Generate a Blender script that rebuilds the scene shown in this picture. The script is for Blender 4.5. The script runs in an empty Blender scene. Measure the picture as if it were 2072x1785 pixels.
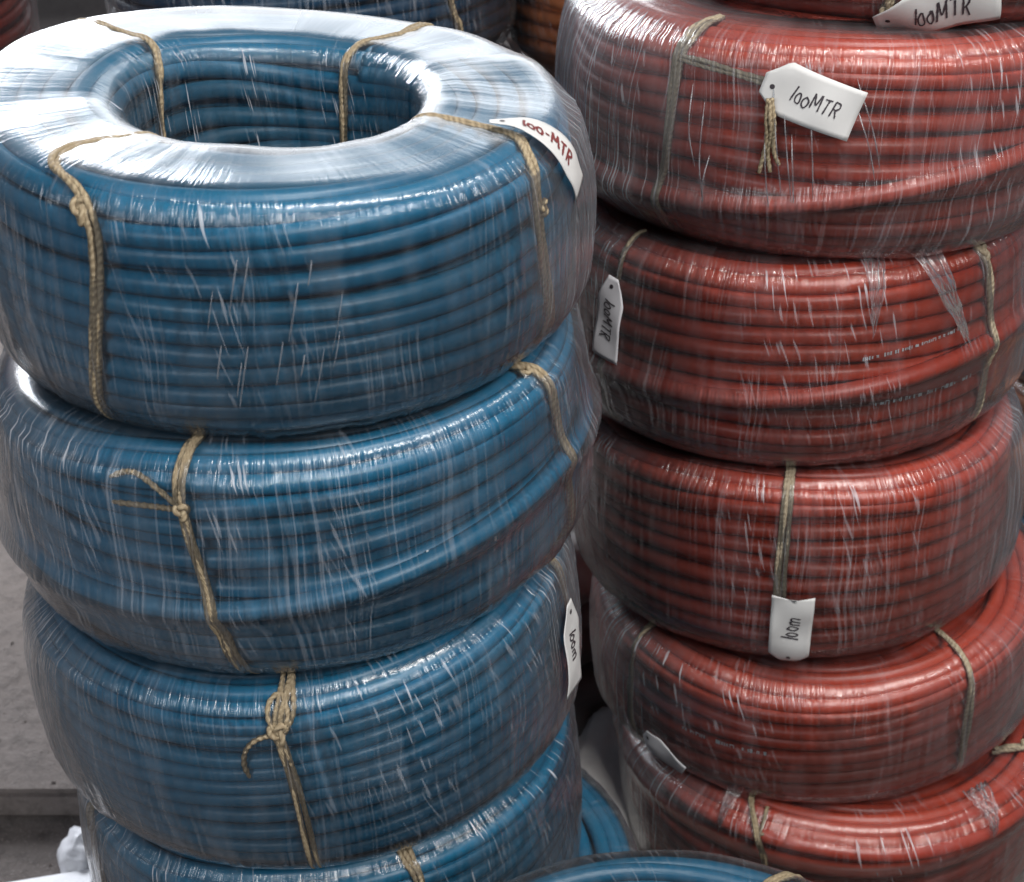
import bpy, bmesh, math, random
import numpy as np
from mathutils import Vector, Matrix, Euler

R = math.radians
scene = bpy.context.scene
col = scene.collection

# ------------------------------------------------------------------ camera
CAM_LOC = (0.0, 0.0, 1.5)
cam_d = bpy.data.cameras.new("camera")
cam = bpy.data.objects.new("camera", cam_d)
col.objects.link(cam)
cam.location = CAM_LOC
cam.rotation_euler = (R(90 - 28), 0, 0)
cam_d.sensor_fit = 'HORIZONTAL'
cam_d.sensor_width = 36
cam_d.lens = 36 * 3400 / 2072
cam_d.clip_start = 0.02
cam_d.clip_end = 200
cam_d.dof.use_dof = True
cam_d.dof.focus_distance = 1.50
cam_d.dof.aperture_fstop = 9.0
scene.camera = cam

# ------------------------------------------------------------------ world and lamps (an indoor store room, no sky, no sun)
world = bpy.data.worlds.new("World")
scene.world = world
world.use_nodes = True
bg = world.node_tree.nodes["Background"]
bg.inputs[0].default_value = (0.62, 0.70, 0.84, 1)
bg.inputs[1].default_value = 0.17


def area(name, loc, target, sx, sy, power, color):
    l = bpy.data.lights.new(name, 'AREA')
    l.shape = 'RECTANGLE'
    l.size = sx
    l.size_y = sy
    l.energy = power
    l.color = color
    o = bpy.data.objects.new(name, l)
    col.objects.link(o)
    o.location = loc
    d = Vector(target) - Vector(loc)
    o.rotation_euler = d.to_track_quat('-Z', 'Y').to_euler()
    return o


area("doorway_light", (-2.1, 5.0, 2.30), (-0.2, 1.5, 1.0), 2.1, 1.5, 190, (0.90, 0.94, 1.0))
area("back_window_light", (0.05, 5.3, 2.3), (0.0, 1.6, 1.0), 2.1, 1.3, 34, (0.93, 0.96, 1.0))
area("ceiling_tube_light", (0.75, 0.75, 3.0), (0.15, 1.55, 0.7), 1.4, 0.16, 50, (1.0, 0.98, 0.94))
area("front_shop_light", (1.2, -1.2, 3.3), (0.1, 1.5, 0.7), 1.4, 1.2, 112, (1.0, 0.97, 0.93))
area("side_fill_light", (-1.5, -1.0, 2.2), (0.1, 1.7, 0.7), 1.2, 1.0, 27, (0.94, 0.97, 1.0))  # added fill, no lamp of the shop: lifts shade on the left sides

scene.view_settings.view_transform = 'Standard'
scene.view_settings.look = 'None'
scene.view_settings.exposure = 0.0
scene.view_settings.gamma = 1.0
scene.view_settings.use_curve_mapping = False
scene.render.engine = 'CYCLES'
scene.cycles.use_denoising = True
scene.cycles.use_adaptive_sampling = True
scene.cycles.adaptive_threshold = 0.03
scene.cycles.max_bounces = 6
scene.cycles.transparent_max_bounces = 12
scene.cycles.diffuse_bounces = 2
scene.cycles.glossy_bounces = 2
scene.cycles.caustics_reflective = False
scene.cycles.caustics_refractive = False
scene.cycles.sample_clamp_indirect = 3.0


# ------------------------------------------------------------------ node helpers
def new_mat(name):
    m = bpy.data.materials.new(name)
    m.use_nodes = True
    m.node_tree.nodes.clear()
    return m, m.node_tree


class NT:
    def __init__(self, name):
        self.m, self.t = new_mat(name)
        self.out = self.n('ShaderNodeOutputMaterial')

    def n(self, typ, ins=None, **kw):
        nd = self.t.nodes.new(typ)
        for k, v in kw.items():
            setattr(nd, k, v)
        for k, v in (ins or {}).items():
            s = nd.inputs[k]
            if hasattr(v, 'links') or hasattr(v, 'is_output'):
                self.t.links.new(v, s)
            else:
                s.default_value = v
        return nd

    def math(self, op, a, b=0.0, clamp=False):
        nd = self.n('ShaderNodeMath', {0: a, 1: b}, operation=op)
        nd.use_clamp = clamp
        return nd.outputs[0]

    def ramp(self, fac, stops):
        nd = self.n('ShaderNodeValToRGB', {0: fac})
        e = nd.color_ramp.elements
        while len(e) < len(stops):
            e.new(0.5)
        for i, (p, c) in enumerate(stops):
            e[i].position = p
            e[i].color = c if len(c) == 4 else (*c, 1)
        return nd.outputs[0]

    def noise(self, vec, scale, detail=2.0, rough=0.5):
        return self.n('ShaderNodeTexNoise', {'Vector': vec, 'Scale': scale, 'Detail': detail, 'Roughness': rough}).outputs[0]

    def mapping(self, vec, scale=(1, 1, 1), rot=(0, 0, 0), loc=(0, 0, 0)):
        return self.n('ShaderNodeMapping', {'Vector': vec, 'Scale': scale, 'Rotation': rot, 'Location': loc}).outputs[0]

    def mixrgb(self, fac, a, b, blend='MIX'):
        nd = self.n('ShaderNodeMix', data_type='RGBA', blend_type=blend)
        for idx, v in ((0, fac), (6, a), (7, b)):
            s = nd.inputs[idx]
            if hasattr(v, 'is_output'):
                self.t.links.new(v, s)
            else:
                s.default_value = v if not isinstance(v, tuple) else (v if len(v) == 4 else (*v, 1))
        return nd.outputs[2]

    def bump(self, h, strength, dist, normal=None):
        ins = {'Height': h, 'Strength': strength, 'Distance': dist}
        if normal is not None:
            ins['Normal'] = normal
        return self.n('ShaderNodeBump', ins).outputs[0]

    def surf(self, s):
        self.t.links.new(s, self.out.inputs['Surface'])
        return self.m


def mat_cable(name, base, var):
    """PVC insulation, slightly dusty and uneven in gloss."""
    k = NT(name)
    uv = k.n('ShaderNodeUVMap').outputs[0]
    oi = k.n('ShaderNodeObjectInfo').outputs['Random']
    n1 = k.noise(k.mapping(uv, (7, 30, 1)), 1.0, 3.0)
    n2 = k.noise(k.mapping(uv, (120, 160, 1)), 1.0, 2.0)
    c = k.mixrgb(n1, base, var)
    c = k.mixrgb(k.math('MULTIPLY', oi, 0.45), c, var)
    dust = k.math('MULTIPLY', k.ramp(n2, [(0.5, (0, 0, 0)), (0.75, (1, 1, 1))]), 0.05)
    c = k.mixrgb(dust, c, (0.45, 0.44, 0.43))
    big = k.noise(k.mapping(uv, (3.0, 6, 1)), 1.0, 2.0)
    c = k.mixrgb(k.math('MULTIPLY', k.ramp(big, [(0.5, (0, 0, 0)), (0.72, (1, 1, 1))]), 0.10), c, (0.42, 0.41, 0.40))
    rough = k.math('ADD', k.math('MULTIPLY', big, 0.3), 0.26)
    nb = k.bump(k.noise(k.mapping(uv, (40, 60, 1)), 1.0, 3.0), 0.25, 0.0015)
    b = k.n('ShaderNodeBsdfPrincipled', {'Base Color': c, 'Roughness': rough, 'Normal': nb, 'IOR': 1.48})
    return k.surf(b.outputs[0])


def mat_film(name, tint=(0.95, 0.965, 0.98), haze=1.0, gloss=1.0, seed=0.0):
    """thin clear stretch film: mostly see-through, glossy, with milky stretch lines running the way it was wound."""
    k = NT(name)
    uv = k.n('ShaderNodeUVMap').outputs[0]
    base = k.mapping(uv, (1, 1, 1), loc=(seed * 3.1, seed * 1.7, seed))
    wn = k.noise(k.mapping(base, (7, 6, 1)), 1.0, 1.0)
    wv = k.n('ShaderNodeVectorMath', {0: base, 1: k.n('ShaderNodeCombineXYZ', {0: k.math('MULTIPLY', wn, 0.035)}).outputs[0]}, operation='ADD').outputs[0]

    def lean(deg, sc):                       # turn the winding direction first, then stretch
        return k.mapping(k.mapping(wv, (1, 1, 1), rot=(0, 0, R(deg))), (sc[0], sc[1], 1))
    fine = k.noise(lean(2.0, (560, 5)), 1.0, 1.0)
    mid = k.noise(lean(-5.0, (170, 3.6)), 1.0, 1.0)
    dash = k.noise(lean(-13.0, (330, 28)), 1.0, 0.0)
    patch = k.noise(k.mapping(base, (9, 8, 1)), 1.0, 1.0)
    pk = k.n('ShaderNodeAttribute', attribute_name='pucker').outputs['Fac']
    cr = k.n('ShaderNodeAttribute', attribute_name='glint_mask').outputs['Fac']
    nb = k.bump(k.math('ADD', k.math('MULTIPLY', fine, 0.6), k.math('MULTIPLY', mid, 0.85)), k.math('MULTIPLY', pk, 0.85), 0.0022)
    s1 = k.ramp(fine, [(0.57, (0, 0, 0)), (0.70, (1, 1, 1))])
    s2 = k.ramp(mid, [(0.56, (0, 0, 0)), (0.80, (1, 1, 1))])
    s3 = k.ramp(dash, [(0.665, (0, 0, 0)), (0.74, (1, 1, 1))])
    pm = k.ramp(patch, [(0.40, (0.04, 0.04, 0.04)), (0.70, (1, 1, 1))])
    veil = k.n('ShaderNodeAttribute', attribute_name='veil').outputs['Fac']
    smear = k.noise(k.mapping(base, (34, 7, 1), rot=(0, 0, R(4))), 1.0, 2.0)
    sm = k.ramp(smear, [(0.48, (0, 0, 0)), (0.74, (1, 1, 1))])
    calm = k.math('MINIMUM', k.math('ADD', pk, 0.15), 1.0)
    st = k.math('MULTIPLY', k.math('ADD', k.math('MULTIPLY', s1, 0.22), k.math('MULTIPLY', s2, 0.12)), k.math('MULTIPLY', pm, calm))
    st = k.math('ADD', st, k.math('MULTIPLY', sm, 0.055))
    st = k.math('ADD', st, k.math('MULTIPLY', veil, k.math('ADD', k.math('MULTIPLY', s1, 0.5), k.math('ADD', k.math('MULTIPLY', smear, 0.22), 0.04))))
    st = k.math('ADD', st, k.math('MULTIPLY', k.math('MULTIPLY', s3, cr), 0.85))  # short white dashes: film glints painted in as milky haze
    lw = k.n('ShaderNodeLayerWeight', {'Blend': 0.34}).outputs['Facing']
    edge = k.math('MULTIPLY', k.math('POWER', lw, 3.0), 0.32)
    hz = k.math('MULTIPLY', k.math('ADD', k.math('ADD', st, edge), 0.007), haze, clamp=True)
    hz = k.math('MINIMUM', hz, 0.85)
    fr = k.n('ShaderNodeFresnel', {'IOR': 1.45, 'Normal': nb}).outputs[0]
    fr = k.math('MINIMUM', k.math('MULTIPLY', fr, 1.15 * gloss), 0.85)
    T = k.n('ShaderNodeBsdfTransparent', {'Color': (*tint, 1)}).outputs[0]
    rg = k.math('ADD', k.math('MULTIPLY', patch, 0.18), k.math('SUBTRACT', 0.20, k.math('MULTIPLY', calm, 0.13)))
    G = k.n('ShaderNodeBsdfGlossy', {'Color': (1, 1, 1, 1), 'Roughness': rg, 'Normal': nb}).outputs[0]
    D1 = k.n('ShaderNodeBsdfDiffuse', {'Color': (0.70, 0.72, 0.78, 1)}).outputs[0]
    D2 = k.n('ShaderNodeBsdfTranslucent', {'Color': (0.7, 0.72, 0.76, 1)}).outputs[0]
    D = k.n('ShaderNodeMixShader', {0: 0.4, 1: D1, 2: D2}).outputs[0]
    a = k.n('ShaderNodeMixShader', {0: hz, 1: T, 2: D}).outputs[0]
    b = k.n('ShaderNodeMixShader', {0: fr, 1: a, 2: G}).outputs[0]
    return k.surf(b)


def mat_jute(name, c1, c2):
    k = NT(name)
    uv = k.n('ShaderNodeUVMap').outputs[0]
    tw = k.n('ShaderNodeTexWave', {'Vector': k.mapping(uv, (1, 1, 1), rot=(0, 0, R(35))), 'Scale': 60.0, 'Distortion': 6.0, 'Detail': 2.0}).outputs['Fac']
    fb = k.noise(k.mapping(uv, (900, 200, 1)), 1.0, 3.0)
    c = k.mixrgb(tw, c1, c2)
    c = k.mixrgb(k.math('MULTIPLY', fb, 0.5), c, tuple(0.35 * x for x in c1))
    nb = k.bump(k.math('ADD', tw, k.math('MULTIPLY', fb, 0.8)), 0.6, 0.0008)
    b = k.n('ShaderNodeBsdfPrincipled', {'Base Color': c, 'Roughness': 0.7, 'Normal': nb})
    return k.surf(b.outputs[0])


def mat_ground(name, c, c2):
    k = NT(name)
    co = k.n('ShaderNodeTexCoord').outputs['Object']
    n1 = k.noise(co, 3.2, 6.0, 0.65)
    n2 = k.noise(co, 38.0, 6.0, 0.7)
    n3 = k.noise(co, 210.0, 3.0, 0.6)
    cc = k.mixrgb(k.ramp(n1, [(0.35, (0, 0, 0)), (0.68, (1, 1, 1))]), c, c2)
    cc = k.mixrgb(k.math('MULTIPLY', k.ramp(n2, [(0.48, (0, 0, 0)), (0.66, (1, 1, 1))]), 0.55), cc, tuple(x * 0.42 for x in c))
    cc = k.mixrgb(k.math('MULTIPLY', k.ramp(n3, [(0.60, (0, 0, 0)), (0.72, (1, 1, 1))]), 0.5), cc, (0.34, 0.31, 0.29))
    h = k.math('ADD', n2, k.math('MULTIPLY', n3, 0.4))
    b = k.n('ShaderNodeBsdfPrincipled', {'Base Color': cc, 'Roughness': 0.9, 'Normal': k.bump(h, 0.8, 0.006)})
    return k.surf(b.outputs[0])


def mat_plain(name, c, rough=0.7, nscale=60.0, var=0.25, bump=0.2, dist=0.001, coord='Object'):
    k = NT(name)
    co = k.n('ShaderNodeTexCoord').outputs[coord]
    n1 = k.noise(co, nscale, 5.0, 0.6)
    n2 = k.noise(co, nscale * 0.13, 3.0, 0.55)
    cc = k.mixrgb(k.math('MULTIPLY', n1, var * 2), c, tuple(x * 0.45 for x in c))
    cc = k.mixrgb(k.math('MULTIPLY', n2, var * 1.6), cc, tuple(min(1, x * 1.35) for x in c))
    b = k.n('ShaderNodeBsdfPrincipled', {'Base Color': cc, 'Roughness': rough, 'Normal': k.bump(n1, bump, dist)})
    return k.surf(b.outputs[0])


M = {
    'blue': mat_cable('blue_pvc', (0.002, 0.088, 0.185), (0.007, 0.130, 0.230)),
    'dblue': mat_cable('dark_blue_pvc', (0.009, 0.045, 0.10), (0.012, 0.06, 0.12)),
    'red': mat_cable('red_pvc', (0.30, 0.022, 0.013), (0.385, 0.052, 0.022)),
    'orange': mat_cable('orange_pvc', (0.66, 0.20, 0.055), (0.58, 0.16, 0.05)),
    'jute': mat_jute('jute', (0.27, 0.205, 0.125), (0.40, 0.32, 0.205)),
    'jute_grey': mat_jute('weathered_jute', (0.31, 0.245, 0.165), (0.45, 0.375, 0.265)),
    'paper': mat_plain('tag_card', (0.52, 0.515, 0.51), 0.65, 90, 0.06, 0.15, 0.0006),
    'paper_dull': mat_plain('tag_card_dull', (0.58, 0.57, 0.60), 0.6, 90, 0.08, 0.15, 0.0006),
    'ink': mat_plain('black_ink', (0.035, 0.028, 0.035), 0.6, 400, 0.3, 0.0),
    'ink_red': mat_plain('red_brown_ink', (0.16, 0.03, 0.03), 0.6, 400, 0.3, 0.0),
    'print': mat_plain('white_print', (0.62, 0.66, 0.68), 0.6, 600, 0.3, 0.0),
    'floor': mat_ground('dusty_concrete', (0.125, 0.105, 0.098), (0.185, 0.160, 0.15)),
    'step': mat_ground('pale_concrete', (0.185, 0.155, 0.14), (0.25, 0.215, 0.20)),
    'wood': mat_plain('dusty_paper_sack', (0.27, 0.24, 0.225), 0.8, 30, 0.3, 0.5, 0.002),
    'sack_grey': mat_plain('grey_woven_sack', (0.36, 0.34, 0.335), 0.7, 90, 0.2, 0.4, 0.002),
    'sack': mat_plain('white_woven_sack', (0.66, 0.64, 0.63), 0.6, 120, 0.15, 0.4, 0.002),
    'white': mat_plain('white_plastic', (0.80, 0.80, 0.84), 0.35, 40, 0.08, 0.3, 0.002),
}
FILM = [mat_film('stretch_film_a', seed=0.0), mat_film('stretch_film_b', seed=2.3, haze=0.9), mat_film('stretch_film_c', seed=5.1, haze=1.1)]
FILM_PATCH = mat_film('doubled_film', seed=9.2, haze=0.8, gloss=1.0)
FILM_THICK = mat_film('bunched_film', seed=7.7, haze=9.0, gloss=1.4)


# ------------------------------------------------------------------ object helpers
def tag(o, label, cat, group=None):
    o['label'] = label
    o['category'] = cat
    if group:
        o['group'] = group
    return o


def mesh_obj(name, verts, faces, mat, parent=None, uvs=None, smooth=True):
    me = bpy.data.meshes.new(name)
    me.from_pydata([tuple(map(float, v)) for v in verts], [], faces)
    if uvs is not None:
        ul = me.uv_layers.new(name="UVMap")
        li = np.empty(len(me.loops), dtype=np.int32)
        me.loops.foreach_get('vertex_index', li)
        ul.data.foreach_set('uv', np.asarray(uvs, dtype=np.float32)[li].ravel())
    if smooth:
        me.polygons.foreach_set('use_smooth', [True] * len(me.polygons))
    me.materials.append(mat)
    me.update()
    o = bpy.data.objects.new(name, me)
    col.objects.link(o)
    if parent is not None:
        o.parent = parent
    return o


def empty(name, loc=(0, 0, 0), rot=(0, 0, 0)):
    o = bpy.data.objects.new(name, None)
    col.objects.link(o)
    o.location = loc
    o.rotation_euler = rot
    o.empty_display_size = 0.05
    return o


_G = {}


def grid_faces(n, m, wrap_m=True):
    key = (n, m, wrap_m)
    if key not in _G:
        f = []
        for i in range(n - 1):
            for j in range(m if wrap_m else m - 1):
                j2 = (j + 1) % m
                f.append((i * m + j, i * m + j2, (i + 1) * m + j2, (i + 1) * m + j))
        _G[key] = f
    return _G[key]


def tube_data(pts, rad, sides=8, cap=True):
    """sweep a circle along a polyline (numpy), radius may vary."""
    P = np.asarray(pts, float)
    n = len(P)
    rad = np.full(n, rad) if np.isscalar(rad) else np.asarray(rad, float)
    T = np.gradient(P, axis=0)
    T /= np.linalg.norm(T, axis=1)[:, None] + 1e-12
    up = np.array([0.13, 0.31, 0.94])
    if abs(T[0] @ up) > 0.9:
        up = np.array([0.95, 0.2, 0.1])
    N = np.zeros_like(P)
    v = up - (up @ T[0]) * T[0]
    N[0] = v / np.linalg.norm(v)
    for i in range(1, n):
        v = N[i - 1] - (N[i - 1] @ T[i]) * T[i]
        N[i] = v / (np.linalg.norm(v) + 1e-12)
    B = np.cross(T, N)
    a = np.linspace(0, 2 * math.pi, sides, endpoint=False)
    V = P[:, None, :] + rad[:, None, None] * (np.cos(a)[None, :, None] * N[:, None, :] + np.sin(a)[None, :, None] * B[:, None, :])
    L = np.concatenate([[0], np.cumsum(np.linalg.norm(np.diff(P, axis=0), axis=1))])
    uv = np.zeros((n, sides, 2))
    uv[:, :, 0] = L[:, None]
    uv[:, :, 1] = (a * float(rad.mean()))[None, :]
    F = list(grid_faces(n, sides))
    if cap:
        F = F + [tuple(range(sides))[::-1], tuple((n - 1) * sides + j for j in range(sides))]
    return V.reshape(-1, 3), F, uv.reshape(-1, 2)


def smooth_path(ctrl, n):
    """Catmull-Rom through control points"""
    C = np.asarray(ctrl, float)
    if len(C) == 2:
        t = np.linspace(0, 1, n)[:, None]
        return C[0] * (1 - t) + C[1] * t
    C = np.vstack([2 * C[0] - C[1], C, 2 * C[-1] - C[-2]])
    segs = len(C) - 3
    out = []
    for t in np.linspace(0, segs - 1e-6, n):
        i = int(t)
        u = t - i
        p0, p1, p2, p3 = C[i:i + 4]
        out.append(0.5 * ((2 * p1) + (-p0 + p2) * u + (2 * p0 - 5 * p1 + 4 * p2 - p3) * u * u + (-p0 + 3 * p1 - 3 * p2 + p3) * u ** 3))
    return np.array(out)


def tube(name, pts, rad, mat, parent=None, sides=8):
    v, f, uv = tube_data(pts, rad, sides)
    return mesh_obj(name, v, f, mat, parent, uv)


# ------------------------------------------------------------------ a coil: surface mapping (angle, distance along the profile, height above it)
class Coil:
    def __init__(self, name, X, Y, z0, H, Ro=0.255, Ri=0.125, tilt=(0, 0), d=0.0195, rc=(0.055, 0.032, 0.028), bulge=0.003, seed=1, ell=0.010, wedge=0.0):
        self.name, self.H, self.Ro, self.Ri, self.d = name, H, Ro, Ri, d
        self.loc = Vector((X, Y, z0))
        self.rot = Euler((R(tilt[0]), R(tilt[1]), 0))
        self.mw = Matrix.Translation(self.loc) @ self.rot.to_matrix().to_4x4()
        self.rng = np.random.default_rng(seed)
        self.rnd = random.Random(seed)
        self.ph = self.rng.uniform(0, 6.28, 6)
        self.ell = ell
        self.wedge = wedge
        # profile polyline (r, z): bottom middle -> out -> up -> in over the top -> down the hole
        rm = 0.5 * (Ro + Ri)
        cb, ct, ci = rc
        pts = [(rm, 0.0)]

        def arc(cx, cz, rr, a0, a1, n=14):
            for a in np.linspace(a0, a1, n):
                pts.append((cx + rr * math.cos(a), cz + rr * math.sin(a)))
        arc(Ro - cb, cb, cb, -math.pi / 2, 0)
        for t in np.linspace(0.05, 0.95, 14):
            pts.append((Ro + bulge * math.sin(math.pi * t), cb + t * (H - cb - ct)))
        arc(Ro - ct, H - ct, ct, 0, math.pi / 2)
        arc(Ri + ci, H - ci, ci, math.pi / 2, math.pi)
        arc(Ri + ci, ci, ci, math.pi, 1.5 * math.pi)
        pts.append((rm, 0.0))
        P = np.array(pts)
        L = np.concatenate([[0], np.cumsum(np.linalg.norm(np.diff(P, axis=0), axis=1))])
        self.L = L[-1]
        self.s = np.linspace(0, self.L, 600)
        self.r = np.interp(self.s, L, P[:, 0])
        self.z = np.interp(self.s, L, P[:, 1])
        k = np.ones(15) / 15
        dr, dz = np.gradient(self.r), np.gradient(self.z)
        dr = np.convolve(np.pad(dr, 7, mode='wrap'), k, 'valid')
        dz = np.convolve(np.pad(dz, 7, mode='wrap'), k, 'valid')
        ln = np.hypot(dr, dz) + 1e-12
        self.nr, self.nz = dz / ln, -dr / ln

    def s_outer(self, z):
        """profile distance of height z on the outer wall"""
        m = (self.r > self.Ro - 0.06) & (self.s < self.L * 0.62)
        i = np.where(m)[0]
        return float(np.interp(z, self.z[i], self.s[i]))

    def s_top(self, r):
        i = np.where((self.z > self.H * 0.86) & (self.nz > 0.15))[0]
        rr = self.r[i][::-1]
        return float(np.interp(r, rr, self.s[i][::-1]))

    def s_inner(self, z):
        i = np.where((self.r < self.Ri + 0.03) & (self.nr < -0.1))[0]
        zz = self.z[i]
        return float(np.interp(z, zz[::-1], self.s[i][::-1]))

    def sag(self, th, s):
        p = self.ph
        x = 2 * math.pi * s / self.L
        return 0.010 * np.sin(th - p[4]) * np.sin(x + p[5]) + 0.006 * np.sin(2 * th - p[0]) * np.sin(2 * x + p[1]) + 0.0025 * np.sin(3 * th - p[2]) * np.sin(4 * x + p[3])

    def warp(self, th):
        p = self.ph
        return 1 + self.ell * np.cos(2 * th + p[0]) + 0.4 * self.ell * np.cos(3 * th + p[1])

    def zwarp(self, th):
        p = self.ph
        return 0.003 * np.cos(2 * th + p[2]) + 0.002 * np.cos(3 * th + p[3])

    def P(self, th, s, off=0.0):
        """local point(s)"""
        th = np.asarray(th, float)
        s = np.mod(np.asarray(s, float), self.L)
        r = np.interp(s, self.s, self.r) + off * np.interp(s, self.s, self.nr)
        z = np.interp(s, self.s, self.z) + off * np.interp(s, self.s, self.nz)
        w = self.warp(th)
        z = z + self.zwarp(th) * np.clip(z / self.H, 0, 1)
        z = z * (1 - self.wedge * np.sin(th) * r / self.Ro)
        return np.stack([r * w * np.sin(th), -r * w * np.cos(th), z], axis=-1)

    def W(self, pts):
        """local -> world"""
        A = np.array(self.mw)
        return np.asarray(pts) @ A[:3, :3].T + A[:3, 3]


# stacks measured from the photograph: (X, Y) of the stack, height of each coil's base
BLUE_X, BLUE_Y = -0.195, 1.395
RED_X, RED_Y = 0.335, 1.770
C = {}
C['B1'] = Coil('B1', -0.195, 1.395, 0.887, 0.213, Ro=0.252, Ri=0.128, tilt=(2.6, -1.8), seed=11, rc=(0.060, 0.026, 0.024), d=0.0208, wedge=0.10)
C['B2'] = Coil('B2', -0.190, 1.395, 0.668, 0.219, Ro=0.260, Ri=0.125, tilt=(2.0, -3.4), seed=12)
C['B3'] = Coil('B3', -0.192, 1.395, 0.452, 0.214, Ro=0.258, Ri=0.125, tilt=(2.0, -4.2), seed=13, d=0.0174)
C['B4'] = Coil('B4', -0.178, 1.405, 0.232, 0.214, Ro=0.252, Ri=0.125, tilt=(1.0, -4.0), seed=14)
C['B5'] = Coil('B5', -0.120, 1.420, 0.012, 0.214, Ro=0.262, Ri=0.125, tilt=(0, -1.0), seed=15)
C['BF'] = Coil('BF', 0.135, 0.935, 0.240, 0.21, Ro=0.258, Ri=0.125, tilt=(0, 0), seed=16)
C['BG'] = Coil('BG', 0.125, 0.915, 0.01, 0.215, Ro=0.258, Ri=0.125, tilt=(0, 0), seed=17)
RD = 0.0158
C['R0'] = Coil('R0', 0.405, 1.79, 1.105, 0.225, Ro=0.252, Ri=0.125, tilt=(0, -1.0), seed=20, d=0.0195)
C['R1'] = Coil('R1', 0.325, 1.770, 0.886, 0.218, Ro=0.262, Ri=0.125, tilt=(0.5, 1.0), seed=21, d=0.0195)
C['R2'] = Coil('R2', 0.318, 1.770, 0.650, 0.234, Ro=0.252, Ri=0.125, tilt=(1.0, -1.6), seed=22, d=0.0212)
C['R3'] = Coil('R3', 0.338, 1.770, 0.408, 0.238, Ro=0.250, Ri=0.125, tilt=(2.0, -3.0), seed=23, d=0.0200)
C['R4'] = Coil('R4', 0.385, 1.775, 0.226, 0.188, Ro=0.268, Ri=0.125, tilt=(5.0, -3.5), seed=24, d=0.0205)
C['R5'] = Coil('R5', 0.425, 1.765, 0.012, 0.205, Ro=0.275, Ri=0.125, tilt=(2.5, -2.0), seed=25, d=0.0208)
C['K1'] = Coil('K1', -0.255, 2.22, 0.90, 0.23, Ro=0.262, Ri=0.125, tilt=(0, -4.0), seed=31, d=0.0185)
C['K2'] = Coil('K2', 0.252, 2.33, 0.88, 0.25, Ro=0.270, Ri=0.125, tilt=(0, 1.0), seed=32, d=0.021)
C['K3'] = Coil('K3', -0.86, 2.05, 0.86, 0.22, Ro=0.262, Ri=0.125, tilt=(0, 0), seed=33, d=RD)
C['K7'] = Coil('K7', 0.275, 2.36, 0.65, 0.228, Ro=0.265, Ri=0.125, tilt=(0, 1.0), seed=37, d=0.021)
C['K8'] = Coil('K8', -0.25, 2.22, 0.665, 0.23, Ro=0.264, Ri=0.125, tilt=(0, -3.0), seed=38, d=0.0185)
C['K4'] = Coil('K4', 0.99, 2.33, 0.20, 0.20, Ro=0.262, Ri=0.125, tilt=(0, 2.0), seed=34, d=0.02)
C['K5'] = Coil('K5', 0.97, 2.36, 0.405, 0.21, Ro=0.262, Ri=0.125, tilt=(0, 0), seed=35, d=0.019)
C['K6'] = Coil('K6', 0.98, 2.34, 0.004, 0.195, Ro=0.262, Ri=0.125, tilt=(0, 0), seed=36, d=0.019)
# ==== END OF LAYOUT


# ------------------------------------------------------------------ the setting
def box(name, lo, hi, mat, parent=None, bev=0.004, jitter=0.0, seed=0):
    bm = bmesh.new()
    bmesh.ops.create_cube(bm, size=1.0)
    for v in bm.verts:
        v.co = Vector([lo[i] + (v.co[i] + 0.5) * (hi[i] - lo[i]) for i in range(3)])
    bmesh.ops.bevel(bm, geom=bm.edges[:], offset=bev, segments=2, affect='EDGES')
    rr = random.Random(seed)
    for v in bm.verts:
        v.co += Vector([rr.uniform(-jitter, jitter) for _ in range(3)])
    me = bpy.data.meshes.new(name)
    bm.to_mesh(me)
    bm.free()
    me.materials.append(mat)
    o = bpy.data.objects.new(name, me)
    col.objects.link(o)
    o.parent = parent
    return o


def height_sheet(name, x0, x1, y0, y1, nx, ny, zf, mat):
    xs, ys = np.linspace(x0, x1, nx), np.linspace(y0, y1, ny)
    V = [(x, y, zf(x, y)) for y in ys for x in xs]
    F = [(j * nx + i, j * nx + i + 1, (j + 1) * nx + i + 1, (j + 1) * nx + i) for j in range(ny - 1) for i in range(nx - 1)]
    return mesh_obj(name, V, F, mat)


fl = height_sheet('floor', -8, 8, -4, 14, 60, 60, lambda x, y: 0.002 * math.sin(3.1 * x) * math.cos(2.3 * y) - 0.002, M['floor'])
fl['kind'] = 'structure'
step = box('concrete_step', (-3.2, 1.745, 0.0), (-0.40, 5.2, 0.045), M['step'], bev=0.008)
step['kind'] = 'structure'


# ------------------------------------------------------------------ coil builder
def add_turn(k, parent, s0, s1, mat, nseg=150, sides=8, rnd=None, dr=0.0, d=None, name='cable_turn', seam=180.0):
    """one turn of the cable, from profile place s0 to s1 once round; ends meet the next turn at the back"""
    rng = k.rng
    d = d or k.d
    th = np.linspace(-math.pi, math.pi, nseg) + R(seam - 180.0)
    t = np.linspace(0, 1, nseg)
    fade = np.clip(np.minimum(t, 1 - t) * 14, 0, 1)
    fade = fade * fade * (3 - 2 * fade)
    wob = sum(rng.normal(0, a) * np.cos(f * th + rng.uniform(0, 6.3)) for f, a in ((1, 0.0012), (2, 0.0014), (3, 0.0011), (5, 0.0008), (8, 0.0004)))
    rad = sum(rng.normal(0, a) * np.cos(f * th + rng.uniform(0, 6.3)) for f, a in ((2, 0.0007), (4, 0.0005), (7, 0.0003)))
    u = s0 + (s1 - s0) * t + wob * fade
    u = u + k.sag(th, u)
    pts = k.P(th, u, -d * 0.5 + (dr + rad) * fade)
    return tube(name, pts, d * 0.446, mat, parent, sides)


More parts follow.
